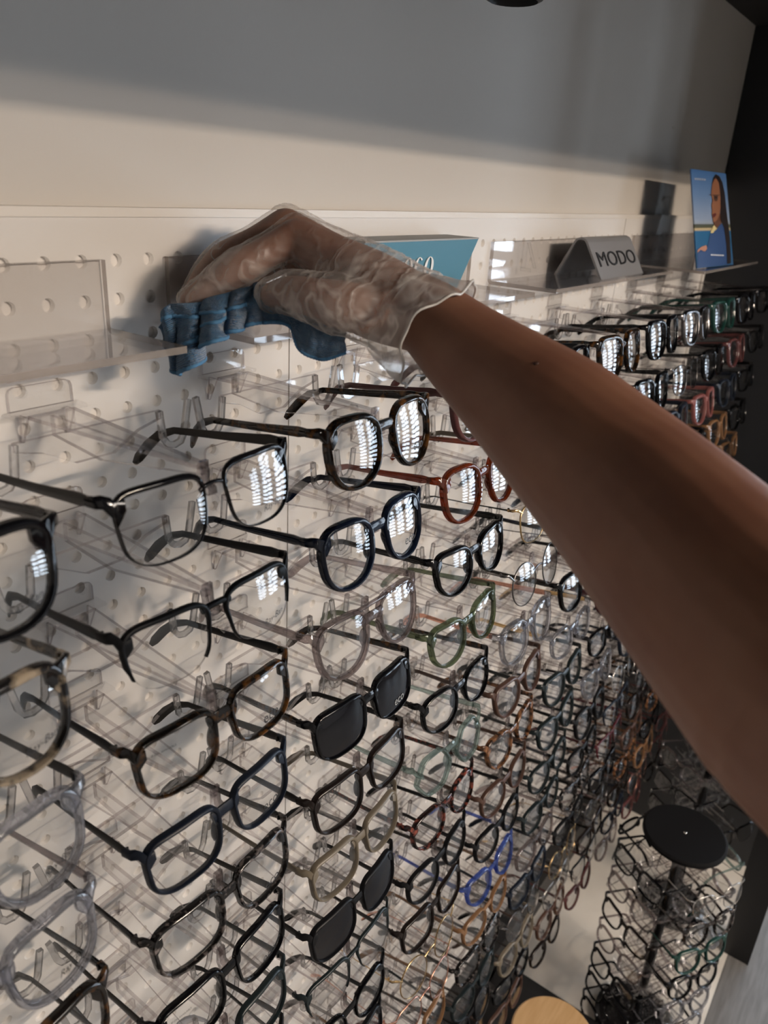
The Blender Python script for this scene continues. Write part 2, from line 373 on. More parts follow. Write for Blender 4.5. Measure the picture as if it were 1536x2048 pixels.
def outline(st, N=40):
    P = []
    for k in range(N):
        t = 2 * math.pi * k / N; c, s = math.cos(t), math.sin(t)
        if st['n']:
            e = 2 / (st['n'] if s > 0 else st['m']); x = math.copysign(abs(c) ** e, c); z = math.copysign(abs(s) ** e, s)
        else:
            q = t / (math.pi / 3); q0 = q - math.floor(q); rr = math.cos(math.pi / 6) / math.cos(q0 * math.pi / 3 - math.pi / 6); rr = rr * .75 + .25
            x, z = c * rr, s * rr
        x *= 1 - st['tp'] * (1 - z) / 2 * .9
        px, pz = x * st['a'], z * st['b']
        pz += st['lf'] * max(0, x) ** 2 * (1 if z > -.3 else .5)
        px -= -.0012 * (1 - z) * (1 if x < 0 else .2) * st['tp'] * 4
        P.append((px, pz))
    return P
def eyewear_meshes(sname, panto):
    st = STY[sname]; N = 40; P = outline(st, N); front = MB(); d = st['d']; R = {}
    wt, ws, wb = st['w']; kind = st['kind']
    sect = [(0, -.25), (.30, -.5), (.72, -.5), (1, -.18), (1, .5), (0, .5)]
    for s in (-1, 1):
        rings = []; idx = range(N + 1)
        if kind == 'half': idx = range(-2, N // 2 + 5)
        for k in idx:
            p = P[k % N]; q0 = P[(k - 1) % N]; q1 = P[(k + 1) % N]
            tx, tz = q1[0] - q0[0], q1[1] - q0[1]; L = math.hypot(tx, tz); nx, nz = tz / L, -tx / L
            u = nz  # up share of the outward normal
            wd = ws + (wt - ws) * max(0, u) + (wb - ws) * max(0, -u)
            if kind == 'half': wd = max(wd * (1 if u > -.1 else .5), .0012)
            rg = []
            for a, b in sect:
                x = XC + p[0] + nx * wd * a; z = ZC + p[1] + nz * wd * a
                rg.append((s * x, ysurf(x, z, panto) + b * d, z))
            rings.append(rg)
        front.loft(rings, cap=(kind == 'half'))
        # end piece
        ztop = -.002
        k0 = max(range(N), key=lambda k: P[k][0] * .9 + P[k][1] * .55); ex, ez = XC + P[k0][0], ZC + P[k0][1]
        y0 = ysurf(ex, ez, panto)
        if kind == 'wire':
            path = [(s * (ex - .0015), y0, ez), (s * (ex + .004), y0 + .0005, (ez + ztop) / 2 + .0003), (s * .0655, y0 + .0015, ztop), (s * .0682, y0 + .0045, ztop), (s * .0684, y0 + .010, ztop)]
            front.tube(path, [(.0010, q) for q in (.0012, .0014, .0016, .0016, .0016)], 8)
        else:
            # flared lug: an upright section swept outwards and then turned back to the hinge
            xs_ = XC + max(p[0] for p in P); zl = ZC + st['b'] * .30; t = .0019 if kind == 'full' else .0013
            secs = [(ex - .004, y0 - .0002, ez + wt * .85, ez - .004), (ex + .001, y0, ez + wt * .75, zl), (xs_ + ws * .7, y0 + .0006, (ez + wt * .7 + .001) / 2 + .0005, zl + .004), (.0660, y0 + .0018, .0012, -.0062), (.0684, y0 + .0042, .0010, -.0056), (.0686, y0 + .0105, .0006, -.0050)]
            rg = []
            for i, (x, y, zt_, zb_) in enumerate(secs):
                dx, dy = (0, 1) if i < 4 else ((-.7, .7) if i == 4 else (-1, 0))
                rg.append([(s * (x + dx * t * f), y + dy * t * f, z) for f, z in ((-1, zt_ - .0008), (-.5, zt_), (.5, zt_), (1, zt_ - .0008), (1, zb_ + .0008), (.5, zb_), (-.5, zb_), (-1, zb_ + .0008))])
            front.loft(rg)
        # acetate nose bulge / lower bridge
    # bridge
    xi = XC + min(p[0] for p in P); zb = ZC + st['b'] * {'full': .52, 'wire': .35, 'brow': .55, 'half': .74}[kind]
    yb = ysurf(xi, zb, panto)
    bh = {'full': .0042, 'wire': .0010, 'brow': .0012, 'half': .0020}[kind]; bd = .0010 if kind in ('wire', 'brow') else .0019
    arch = .0028 if kind in ('wire', 'brow') else .0015
    xs = [-1, -.75, -.4, 0, .4, .75, 1]; e = xi + (.0025 if kind in ('full', 'half') else .0015)
    front.tube([(q * e, ysurf(max(abs(q * e), xi), zb, panto) + .0009 - .0006 * (1 - q * q), zb + arch * (1 - q * q)) for q in xs], [(bd, bh * (1.25 - .25 * (1 - q * q))) for q in xs], 8)
    if sname == 'double-bridge':
        zt = ZC + st['b'] * .99
        front.tube([(q * .022, ysurf(.022, zt, panto), zt + .0012) for q in (-1, -.5, 0, .5, 1)], [(.0018, .0019)] * 5, 8)
    R['front'] = front.mesh('frame_front', True, math.radians(50))
    # nose pads
    for s in (-1, 1):
        m = MB(); wire = kind in ('wire', 'brow', 'half')
        xx = xi - (.0022 if wire else -.0003); zz = ZC - st['b'] * .10; yy = ysurf(xi, zz, panto) + (.0075 if wire else .0035)
        rings = []
        for i in range(7):
            f = -1 + 2 * i / 6; rr = math.sqrt(max(.04, 1 - f * f))
            rings.append([(s * (xx + f * .0018 * (1 if f < 0 else 1) + math.cos(a) * .0016 * rr), yy + math.sin(a) * (.0032 if wire else .0040) * rr, zz - f * .0072) for a in [2 * math.pi * k / 8 for k in range(8)]])
        m.loft(rings)
        if wire: m.tube([(s * xi, yy - .0065, zz + .004), (s * (xi - .003), yy - .003, zz + .0045), (s * xx, yy, zz)], .0006, 5)
        R['pad%d' % s] = m.mesh('nose_pad', True)
    # lenses
    for s in (-1, 1):
        m = MB(); K = 5
        for side, off in ((0, -.0006), (1, .0007)):
            vs = [(s * XC, ysurf(XC, ZC, panto) + off, ZC)]
            for i in range(1, K + 1):
                for p in P:
                    x = XC + p[0] * i / K * (1.012 if kind != 'half' else 1); z = ZC + p[1] * i / K * (1.012 if kind != 'half' else 1); vs.append((s * x, ysurf(x, z, panto) + off, z))
            fs = [(0, 1 + k, 1 + (k + 1) % N) for k in range(N)]
            for i in range(K - 1):
                for k in range(N):
                    k2 = (k + 1) % N; fs.append((1 + i * N + k, 1 + (i + 1) * N + k, 1 + (i + 1) * N + k2, 1 + i * N + k2))
            if side: fs = [q[::-1] for q in fs]
            b = len(m.v); m.add(vs, fs)
        nv = 1 + K * N; a0 = 1 + (K - 1) * N
        m.f += [(a0 + k, nv + a0 + k, nv + a0 + (k + 1) % N, a0 + (k + 1) % N) for k in range(N)]; m.m += [1] * N
        R['lens%d' % s] = m.mesh('lens', True, math.radians(40))
    # temples
    yh = ysurf(XC + st['a'], -.006, panto) + .0105
    for s in (-1, 1):
        m = MB(); wire = kind in ('wire',)
        H = [.0021, .0030, .0027, .0023, .0021, .0020, .0026, .0032, .0030, .0016] if not wire else [.0012, .0010, .0008, .0007, .0007, .0008, .0018, .0026, .0024, .0012]
        if not wire: H = [h_ * 1.3 for h_ in H]
        T = [.0016, .0014, .0013, .0012, .0012, .0012, .0014, .0016, .0015, .0009] if not wire else [.0008, .0006, .0005, .0005, .0006, .0008, .0013, .0014, .0013, .0008]
        pth = [(.0683, yh - .002, -.002), (.0680, yh + .006, -.002), (.0672, yh + .020, -.002), (.0660, yh + .045, -.0020), (.0645, yh + .070, -.0015), (.0630, yh + .092, -.0010), (.0612, yh + .106, -.0045), (.0585, yh + .117, -.0125), (.0555, yh + .126, -.0215), (.0540, yh + .130, -.0260)]
        m.tube([(s * x, y, z) for x, y, z in pth], list(zip(T, H)), 8)
        m.tube([(s * .0668, yh - .0015, -.004), (s * .0668, yh - .0015, .000)], .0012, 6)
        R['temple%d' % s] = m.mesh('temple', True, math.radians(60))
    R['kind'] = kind; R['st'] = st
    return R
PANTO = -.03
EY = {k: eyewear_meshes(k, PANTO) for k in STY}
TILT = math.radians(8.5)
fontcache = {}
def text_mesh(txt, size, fit=None, shear=0.0, ext=0.0):
    key = (txt, size, shear, ext, fit)
    if key in fontcache: return fontcache[key]
    c = bpy.data.curves.new('t', 'FONT'); c.body = txt; c.size = size; c.shear = shear; c.extrude = ext; c.align_x = 'CENTER'; c.align_y = 'CENTER'; c.resolution_u = 3
    o = bpy.data.objects.new('t', c); COL.objects.link(o); bpy.context.view_layer.update()
    me = bpy.data.meshes.new_from_object(o.evaluated_get(bpy.context.evaluated_depsgraph_get()))
    bpy.data.objects.remove(o); bpy.data.curves.remove(c); fontcache[key] = me; return me
def lens_text(txt, size, s, dx, dz, st, shear=0.0, rot=0.0):
    """Print lying on the lens surface; dx, dz from the lens centre."""
    src = text_mesh(txt, size, None, shear); V = []
    cr, sr = math.cos(rot), math.sin(rot)
    for v in src.vertices:
        x = s * XC + dx + v.co.x * cr - v.co.y * sr; z = ZC + dz + v.co.x * sr + v.co.y * cr
        V.append((x, ysurf(x, z, PANTO) - .0011, z))
    me = bpy.data.meshes.new('lens_print'); me.from_pydata(V, [], [tuple(p.vertices) for p in src.polygons]); return me
def glasses(sty, fm, loc, rotz=0, tm=None, lens='lens', tilt=TILT, prints=(), pad=None):
    R = EY[sty]; fmat = FM[fm][1]; r = empty('eyeglasses', loc, (-tilt, 0, rotz)); r.rotation_mode = 'XYZ'
    obj('frame_front', R['front'], fmat, r)
    t = FM[tm][1] if tm else fmat
    for s in (-1, 1):
        obj('temple', R['temple%d' % s], t, r)
        l = obj('lens', R['lens%d' % s], [MT[lens], MT['lens_edge']], r)
        obj('nose_pad', R['pad%d' % s], MT['acrylic'] if R['kind'] != 'full' else fmat, r)
        for p in prints:
            if p[0] == s: obj('lens_print', lens_text(*p[1:3], s, *p[3:5], R['st'], *(p[5:])), MT['print_black'] if lens == 'lens' else MT['eco_grey'], l)
    return r
RB = (1, 'Ray-Ban', .0058, .008, -.011, .45, .12)
ECO = (1, 'eco', .0112, .005, -.0105)
CLIP = (-1, 'CLIP-ON AVAILABLE', .0021, -.012, .011)
# (column, row): (style, material, temples, lens, prints)
CAT = {
 (0, 1): ('square', 'black', None, 'lens', (RB,)), (0, 2): ('square', 'beige_tort', None, 'lens', (RB,)), (0, 3): ('square', 'crystal', 'greytemple', 'lens', (RB,)),
 (0, 4): ('square', 'crystal', 'crystal_grey', 'lens', (RB,)), (0, 5): ('square', 'tortoise', 'black', 'lens', ()), (0, 6): ('rectangular', 'black', None, 'lens', ()),
 (1, 1): ('browline', 'black', 'greytemple', 'lens', (RB,)), (1, 2): ('half-rim', 'matte_black', None, 'lens', (RB,)), (1, 3): ('rectangular', 'tortoise', 'matte_black', 'lens', (ECO, CLIP)),
 (1, 4): ('rectangular', 'matte_navy', 'greytemple', 'lens', (ECO, CLIP)), (1, 5): ('rectangular', 'tort_grey', 'black', 'lens', (ECO,)), (1, 6): ('rectangular', 'black', 'greytemple', 'lens', (ECO, CLIP)),
 (1, 7): ('rectangular', 'slate', None, 'lens', ()), (1, 8): ('rectangular', 'matte_black', None, 'lens', ()),
 (2, 1): ('rounded', 'tortoise', None, 'lens', (ECO,)), (2, 2): ('rounded', 'navy', None, 'lens', (ECO,)), (2, 3): ('double-bridge', 'crystal_grey', None, 'lens', (ECO,)),
 (2, 4): ('rectangular', 'black', 'tortoise', 'darklens', (ECO,)), (2, 5): ('rectangular', 'dark_brown', 'matte_black', 'lens', (CLIP,)), (2, 6): ('rectangular', 'beige', None, 'lens', (CLIP,)),
 (2, 7): ('rectangular', 'matte_black', None, 'darklens', ()), (2, 8): ('half-rim', 'slate', 'gunmetal', 'lens', (CLIP,)), (2, 9): ('oval', 'black', None, 'lens', ()), (2, 10): ('rectangular', 'matte_black', None, 'lens', ()),
 (3, 1): ('rounded', 'plum', None, 'lens', ()), (3, 2): ('rounded', 'orange', None, 'lens', (CLIP,)), (3, 3): ('cat-eye', 'black', None, 'lens', (CLIP,)), (3, 4): ('cat-eye', 'green', None, 'lens', (ECO,)),
 (3, 5): ('oval', 'black', 'tortoise', 'lens', ()), (3, 6): ('hexagonal', 'mint', None, 'lens', ()), (3, 7): ('oval', 'tort_red', None, 'lens', ()), (3, 8): ('oval', 'matte_black', None, 'lens', ()),
 (3, 9): ('rectangular', 'dark_brown', None, 'lens', ()), (3, 10): ('round wire', 'gold', None, 'lens', ()), (3, 11): ('square wire', 'rose', None, 'lens', ()), (3, 12): ('rectangular', 'tan', None, 'lens', ()),
 (4, 1): ('rounded', 'black', None, 'lens', ()), (4, 2): ('rounded', 'beige', None, 'lens', ()), (4, 3): ('square wire', 'gold', 'black', 'lens', ()), (4, 4): ('round wire', 'gunmetal', None, 'lens', ()),
 (4, 5): ('rounded', 'crystal', 'rose', 'lens', ()), (4, 6): ('cat-eye', 'brown', None, 'lens', ()), (4, 7): ('cat-eye', 'tort_light', None, 'lens', ()), (4, 8): ('oval', 'brown', None, 'lens', ()),
 (4, 9): ('oval', 'matte_black', None, 'lens', ()), (4, 10): ('cat-eye', 'blue', None, 'lens', ()), (4, 11): ('oval', 'tan', None, 'lens', ()), (4, 12): ('rectangular', 'tort_grey', None, 'lens', ()),
 (5, 1): ('square', 'tortoise', None, 'lens', ()), (5, 2): ('square', 'matte_black', None, 'lens', ()), (5, 3): ('square wire', 'burgundy', None, 'lens', ()), (5, 4): ('rounded', 'navy', None, 'lens', ()), (5, 5): ('rounded', 'black', None, 'lens', ()),
 (5, 6): ('oval', 'crystal', 'gold', 'lens', ()), (5, 7): ('cat-eye', 'slate', None, 'lens', ()), (5, 8): ('cat-eye', 'slate', None, 'lens', ()), (5, 9): ('oval', 'slate', None, 'lens', ()), (5, 10): ('oval', 'slate', None, 'lens', ()),
 (5, 11): ('oval', 'crystal_grey', None, 'lens', ()), (5, 12): ('rectangular', 'matte_navy', None, 'lens', ()),
 (6, 1): ('square', 'black', None, 'lens', ()), (6, 2): ('square', 'black', None, 'lens', ()), (6, 4): ('round wire', 'gunmetal', None, 'lens', ()), (6, 5): ('square wire', 'burgundy', None, 'lens', ()), (6, 6): ('cat-eye', 'burgundy', None, 'lens', ()), (6, 7): ('oval', 'black', None, 'lens', ()), (6, 8): ('cat-eye', 'crystal', None, 'lens', ()),
 (7, 1): ('square', 'gunmetal', None, 'lens', ()), (7, 2): ('square wire', 'gunmetal', None, 'lens', ()), (7, 3): ('square', 'matte_navy', None, 'lens', ()), (7, 5): ('rounded', 'green', None, 'lens', ()), (7, 6): ('oval', 'tan', 'black', 'lens', ()),
 (8, 1): ('square', 'darkgreen', None, 'lens', ()), (8, 2): ('square', 'black', None, 'lens', ()), (8, 3): ('square', 'pink', None, 'lens', ()), (9, 1): ('square', 'black', None, 'lens', ()), (9, 2): ('rounded', 'plum', None, 'lens', ()), (10, 12): ('oval', 'beige', None, 'lens', ()),
}
ORD = 'zero first second third fourth fifth sixth seventh eighth ninth tenth eleventh twelfth thirteenth fourteenth fifteenth sixteenth seventeenth eighteenth'.split()
styles_rnd = ['rectangular', 'rectangular', 'rounded', 'cat-eye', 'oval', 'oval', 'square wire', 'round wire', 'half-rim', 'rounded']
mats_rnd = ['black', 'matte_black', 'black', 'black', 'matte_black', 'navy', 'tortoise', 'tortoise', 'tort_light', 'tort_grey', 'crystal', 'crystal_grey', 'brown', 'dark_brown', 'dark_brown', 'tan', 'slate', 'slate', 'burgundy', 'gunmetal', 'matte_navy', 'matte_navy', 'beige', 'plum']
NROW = 16
def in_view(p, m=60):
    d = Vector(p) - CAMP; z = d.dot(CF)
    if z < .02: return False
    x = 768 + FPX * d.dot(CR) / z; y = 1024 - FPX * d.dot(CU) / z
    return -m < x < 1536 + m and -m < y < 2048 + m
for c in range(0, 11):
    for r in range(1, NROW + 1):
        loc = (c * COLP, -.159, -(r - 1) * ROWP)
        pts = [(c * COLP + dx, dy, loc[2] + dz) for dx in (-.07, 0, .07) for dy in (-.16, -.06, 0) for dz in (.0, -.04)]
        if not any(in_view(p, 10) for p in pts): continue
        if (c, r) in CAT: sty, fm, tm, ln, pr = CAT[(c, r)]
        else:
            sty = random.choice(styles_rnd); fm = random.choice(mats_rnd); tm, ln, pr = None, 'lens', ()
            if 'wire' in sty: fm = random.choice(['gunmetal', 'gunmetal', 'black', 'rose', 'silver', 'burgundy', 'black', 'gold'])
        place = '%s row, %s column from near end' % (ORD[r], ORD[c + 1])
        dz = random.uniform(-.0012, .0012); ry = random.uniform(-.02, .02)
        g = glasses(sty, fm, (loc[0] + random.uniform(-.0015, .0015), loc[1], loc[2] + dz), ry, tm, ln, TILT + random.uniform(-.015, .015), pr)
        what = '%s %s %s' % (FM[fm][0], sty, 'sunglasses' if ln == 'darklens' else 'eyeglasses')
        tag(g, '%s, %s' % (what, place), 'sunglasses' if ln == 'darklens' else 'eyeglasses', 'eyeglasses displayed on the pegboard wall')
        if ln == 'darklens': g.name = 'sunglasses'
        h = holder((c * COLP, 0, loc[2]), 0, c <= 6)
        tag(h, 'clear holder for the %s glasses, %s' % (FM[fm][0], place), 'display holder', 'acrylic holders on the pegboard wall')

# ------------------------------------------------------------------ acrylic shelves along the top of the panels
SHZ = .047
def arc2(c, r, a0, a1, n=5):
    return [(c[0] + r * math.cos(a0 + (a1 - a0) * k / n), c[1] + r * math.sin(a0 + (a1 - a0) * k / n)) for k in range(n + 1)]
def shelf(x0, x1, depth, label, t=.0045, top=.0915, hooks=()):
    r = empty('acrylic_shelf', ((x0 + x1) / 2, 0, SHZ)); hw = (x1 - x0) / 2; H = top - SHZ
    R = .006
    outer = [(-.0012, H)] + arc2((-.0012 - R, -t + R), R, 0, -math.pi / 2) + [(-depth, -t)]
    inner = [(-depth, 0)] + arc2((-.0012 - R, -t + R), R - t, -math.pi / 2, 0) + [(-.0012 - t, H)]
    poly = outer + inner; n = len(poly)
    mb = MB(); rings = [[(x, y, z) for y, z in poly] for x in (-hw, hw)]
    mb.loft(rings, mi=0, mcap=1)
    fe = len(outer) - 1; mb.m[fe] = 1; mb.m[n - 1] = 1
    obj('bent_sheet', mb.mesh('bent_sheet'), [MT['shelf'], MT['acrylic_edge']], r)
    for hx in hooks:
        m = MB(); m.box(hx - .002, hx + .002, -.012, -.006, .012, H - .002).box(hx - .002, hx + .002, -.020, -.006, .008, .012)
        m.prism([(-.0055, H - .002), (-.009, H - .002), (-.022, .012), (-.018, .012)], 'x', hx + .010, hx + .013)
        obj('peg_hook', m.mesh('peg_hook'), [MT['acrylic'], MT['acrylic_side']], r)
    tag(r, label, 'shelf', 'clear acrylic shelves along the panel top'); return r
shelf(-.50, .214, .083, 'clear acrylic shelf nearest the camera, its corner touching the blue cloth', hooks=(.20 - .357 + .143,))
shelf(.2665, .700, .090, 'clear acrylic shelf under the gloved hand, carrying the teal sign')
shelf(.752, 1.195, .092, 'clear acrylic shelf carrying the silver folded sign', hooks=(-.145, .16))
shelf(1.243, 1.632, .127, 'clear acrylic shelf carrying the photo poster by the dark wall', hooks=(-.10,))
SZ = SHZ
# silver folded sign
r = empty('folded_sign', (1.003, 0, SZ)); tag(r, 'silver folded tent sign lettered MODO on acrylic shelf', 'sign')
yb0, yb1, ya, zt = -.012, -.080, -.044, .0505
t = .0028
def tent(b0, b1, a, z, off):
    # inverted V with rounded ridge
    pts = [(b0 - off * 1.1, 0)]; R = .011 - off
    cx, cz = a, z - .011
    d0 = math.atan2(cz, (b0 - cx)); 
    pts += [(cx + R * math.cos(q), cz + R * math.sin(q)) for q in [math.radians(k) for k in (28, 55, 90, 125, 152)]]
    pts.append((b1 + off * 1.1, 0)); return pts
o_, i_ = tent(yb0, yb1, ya, zt, 0), tent(yb0, yb1, ya, zt, t)
poly = o_ + i_[::-1]
obj('folded_plate', MB().prism(poly, 'x', -.083, .083).mesh('folded_plate'), MT['steel'], r)
src = text_mesh('MODO', .030, None, 0, .0004)
p0, p1 = Vector((0, o_[-1][0], o_[-1][1])), Vector((0, o_[-2][0], o_[-2][1])); up = (p1 - p0).normalized(); nrm = Vector((1, 0, 0)).cross(up); 
mid = (p0 + p1) / 2 + nrm * .0006
V = [mid + Vector((1.55, 0, 0)) * v.co.x + up * v.co.y * .98 + nrm * v.co.z for v in src.vertices]
me = bpy.data.meshes.new('lettering'); me.from_pydata([tuple(q) for q in V], [], [tuple(p.vertices) for p in src.polygons])
obj('lettering', me, MT['print_black'], r)
# teal block sign
r = empty('block_sign', (.545, 0, SZ)); tag(r, 'teal blue block sign with white eco lettering behind the gloved wrist', 'sign')
b = MB(); hw = .0985
q = [(-.004, 0), (-.023, 0), (-.044, .053), (-.004, .053)]
b.loft([[(x, y, z) for y, z in q] for x in (-hw, hw)]); b.m[2] = 1
obj('block', b.mesh('block'), [MT['eco_blue'], MT['eco_grey']], r)
b = MB().prism([(-hw, -.0445), (hw, -.0445), (hw, -.004), (hw - .06, -.002), (-hw, -.004)], 'z', .053, .0545)
obj('top_card', b.mesh('top_card'), MT['eco_grey'], r)
up = Vector((0, -.021, .053)).normalized(); nrm = Vector((1, 0, 0)).cross(up)
def serif_ring(cx, a_, b_, k0, k1, n=36):
    # thin above and below, heavy at the sides
    mb = MB(); rg = []
    for k in range(n + 1):
        t_ = k0 + (k1 - k0) * k / n; c_, s_ = math.cos(t_), math.sin(t_)
        pin, pout = (cx + a_ * .48 * c_, b_ * .93 * s_), (cx + a_ * c_, b_ * s_)
        rg.append([mid + Vector((p[0] * .72 - p[1] * .30, 0, 0)) + up * p[1] * .75 + nrm * h for p, h in ((pin, 0), (pout, 0), (pout, .0006), (pin, .0006))])
    return mb.loft(rg)
mid = Vector((.002, -.0342, .0275)) + nrm * .0002
R2 = math.radians
e_ = serif_ring(-.0255, .0105, .0150, R2(0), R2(320)); e_.loft([[mid + Vector((x * .72, 0, 0)) + up * z + nrm * h for z, h in ((-.0008, 0), (.0008, 0), (.0008, .0006), (-.0008, .0006))] for x in (-.0355, -.0155)])
for nm, q_ in (('letter', e_), ('letter', serif_ring(0, .0105, .0150, R2(48), R2(312))), ('letter', serif_ring(.0255, .0112, .0150, 0, R2(360)))): obj(nm, q_.mesh(nm), MT['print_white'], r)
# photo poster
BL, BR_, TL, TR_ = Vector((1.272, -.107, SZ + .001)), Vector((1.452, -.122, SZ + .001)), Vector((1.270, -.067, .197)), Vector((1.440, -.079, .1975))
r = empty('poster', (1.36, -.11, SZ)); tag(r, 'photo poster of a person in denim jacket by blue sea', 'poster')
pn = (BR_ - BL).cross(TL - BL).normalized()
if pn.y > 0: pn = -pn
def PUV(u, v, off=0.0):
    return (BL * (1 - u) + BR_ * u) * v + (TL * (1 - u) + TR_ * u) * (1 - v) + pn * off - Vector((1.36, -.11, SZ))
def pix(x, y):
    v = .5
    for _ in range(4):
        lx, rx = 612 + 78 * v, 1045 + 95 * v; u = (x - lx) / (rx - lx); v = (y - (105 + 55 * u)) / (1205 - 125 * u)
    return min(max(u, 0), 1), min(max(v, 0), 1)
def board_piece(name, pts, off, th, mat):
    mb = MB(); mb.loft([[PUV(*p, off) for p in pts], [PUV(*p, off - th) for p in pts]]); return obj(name, mb.mesh(name), mat, r)
sky = bpy.data.materials.new('poster_print'); sky.use_nodes = True; nt = sky.node_tree; bs = nt.nodes['Principled BSDF']; bs.inputs['Roughness'].default_value = .3
at_ = nt.nodes.new('ShaderNodeUVMap'); sp = nt.nodes.new('ShaderNodeSeparateXYZ'); rp = nt.nodes.new('ShaderNodeValToRGB')
nt.links.new(at_.outputs[0], sp.inputs[0]); nt.links.new(sp.outputs[1], rp.inputs[0]); nt.links.new(rp.outputs[0], bs.inputs['Base Color'])
els = [(0, (.055, .15, .36)), (.25, (.13, .23, .42)), (.5, (.26, .33, .46)), (.54, (.30, .35, .42)), (.555, (.06, .07, .05)), (.585, (.09, .09, .05)), (.592, (.52, .42, .24)), (.612, (.45, .36, .22)), (.62, (.02, .12, .26)), (.8, (.02, .11, .25)), (1, (.03, .10, .22))]
e = rp.color_ramp.elements; e[0].position, e[0].color = els[0][0], (*els[0][1], 1); e[1].position, e[1].color = 1, (*els[-1][1], 1)
for p_, c_ in els[1:-1]: k = e.new(p_); k.color = (*c_, 1)
pb = board_piece('backing', [(0, 0), (1, 0), (1, 1), (0, 1)], 0, .0022, sky)
uvl = pb.data.uv_layers.new(name='UVMap')
uvs = [(0, 0), (1, 0), (1, 1), (0, 1)] * 2
for l in pb.data.loops: uvl.data[l.index].uv = uvs[l.vertex_index]
def ink(n, c): return pbr(n, c, .35)
def pprint(name, pts, off, col): board_piece(name, [pix(*p) for p in pts], off, .0002, ink('ink_' + name, col))
pprint('printed_jacket', [(1020, 740), (960, 762), (900, 850), (840, 880), (815, 1000), (790, 1095), (740, 1062), (692, 1125), (692, 1305), (800, 1290), (1062, 1245), (1062, 900), (1045, 800)], .0004, (.03, .07, .19))
pprint('printed_collar', [(915, 745), (870, 790), (840, 865), (872, 868), (915, 800)], .0006, (.62, .52, .25))
pprint('printed_neck', [(872, 725), (955, 620), (995, 720), (940, 790), (905, 800)], .0006, (.11, .045, .025))
pprint('printed_face', [(880, 225), (905, 205), (945, 260), (967, 400), (967, 560), (950, 640), (925, 700), (900, 728), (875, 735), (869, 700), (856, 640), (862, 590), (852, 540), (865, 480), (849, 400), (855, 320), (865, 260)], .0008, (.27, .115, .06))
pprint('printed_hair', [(905, 168), (950, 190), (990, 260), (1020, 380), (1040, 560), (1062, 720), (1088, 900), (1104, 1225), (1052, 1238), (1042, 1000), (1012, 800), (962, 700), (967, 560), (962, 400), (945, 268), (908, 215), (880, 232), (866, 275), (872, 215)], .0010, (.016, .010, .009))
pprint('printed_eye', [(888, 430), (920, 430), (925, 450), (890, 452)], .0010, (.012, .008, .008))
pprint('printed_mouth', [(862, 640), (905, 620), (912, 650), (880, 680), (866, 675)], .0010, (.10, .02, .018))
pprint('printed_glasses', [(822, 405), (900, 408), (968, 402), (968, 412), (935, 418), (930, 470), (905, 490), (880, 470), (878, 418), (822, 412)], .0009, (.09, .045, .03))
pprint('printed_hand', [(690, 1082), (740, 1035), (792, 1018), (802, 1060), (772, 1100), (725, 1075), (688, 1120)], .0007, (.42, .20, .13))
for k in range(5): pprint('printed_caption', [(650 + 27 * k, 212 + 2 * k), (671 + 27 * k, 213 + 2 * k), (671 + 27 * k, 237 + 2 * k), (650 + 27 * k, 236 + 2 * k)], .0006, (.30, .36, .48))
for k in range(6): pprint('printed_caption', [(842 + 28 * k, 1128), (864 + 28 * k, 1128), (864 + 28 * k, 1144), (842 + 28 * k, 1144)], .0012, (.6, .64, .72))
# small black spotlight under the soffit
r = empty('spotlight', (.545, -.11, WTOP)); tag(r, 'black ceiling spotlight hanging from the soffit above the wall', 'spotlight')
obj('stem', MB().tube([(0, 0, 0), (0, 0, -.11)], .006, 10).mesh('stem'), MT['black'], r)
obj('lamp_head', MB().lathe([(.012, -.105), (.022, -.11), (.024, -.188), (.020, -.190), (.018, -.170), (.001, -.168)], 24).mesh('lamp_head', True, .6), MT['black'], r)

# ------------------------------------------------------------------ arm, hand, glove, cloth
def cat(P, n):
    P = [np.array(p, float) for p in P]; out = []
    Q = [2 * P[0] - P[1]] + P + [2 * P[-1] - P[-2]]
    for i in range(len(P) - 1):
        a, b, c, d = Q[i:i + 4]
        for k in range(n):
            t = k / n; out.append(.5 * ((2 * b) + (c - a) * t + (2 * a - 5 * b + 4 * c - d) * t * t + (3 * b - a - 3 * c + d) * t ** 3))
    out.append(P[-1]); return out
def chain(mb, pts, n=5, seg=16, flat=1.0):
    """pts: (px, py, depth, radius); a round-ended tapering limb through them."""
    W = [(*at(p[0], p[1], p[2]), p[3]) for p in pts]; C_ = cat(W, n)
    path = []; rad = []
    c0, c1 = np.array(C_[0]), np.array(C_[-1])
    d0 = c0[:3] - np.array(C_[1])[:3]; d0 /= np.linalg.norm(d0); d1 = c1[:3] - np.array(C_[-2])[:3]; d1 /= np.linalg.norm(d1)
    for f in (.98, .8, .45): path.append(tuple(c0[:3] + d0 * c0[3] * f)); rad.append(c0[3] * math.sqrt(1 - f * f))
    for c in C_: path.append(tuple(c[:3])); rad.append(c[3])
    for f in (.45, .8, .98): path.append(tuple(c1[:3] + d1 * c1[3] * f)); rad.append(c1[3] * math.sqrt(1 - f * f))
    mb.tube(path, [(q, q * flat) for q in rad], seg, up=tuple(CF))
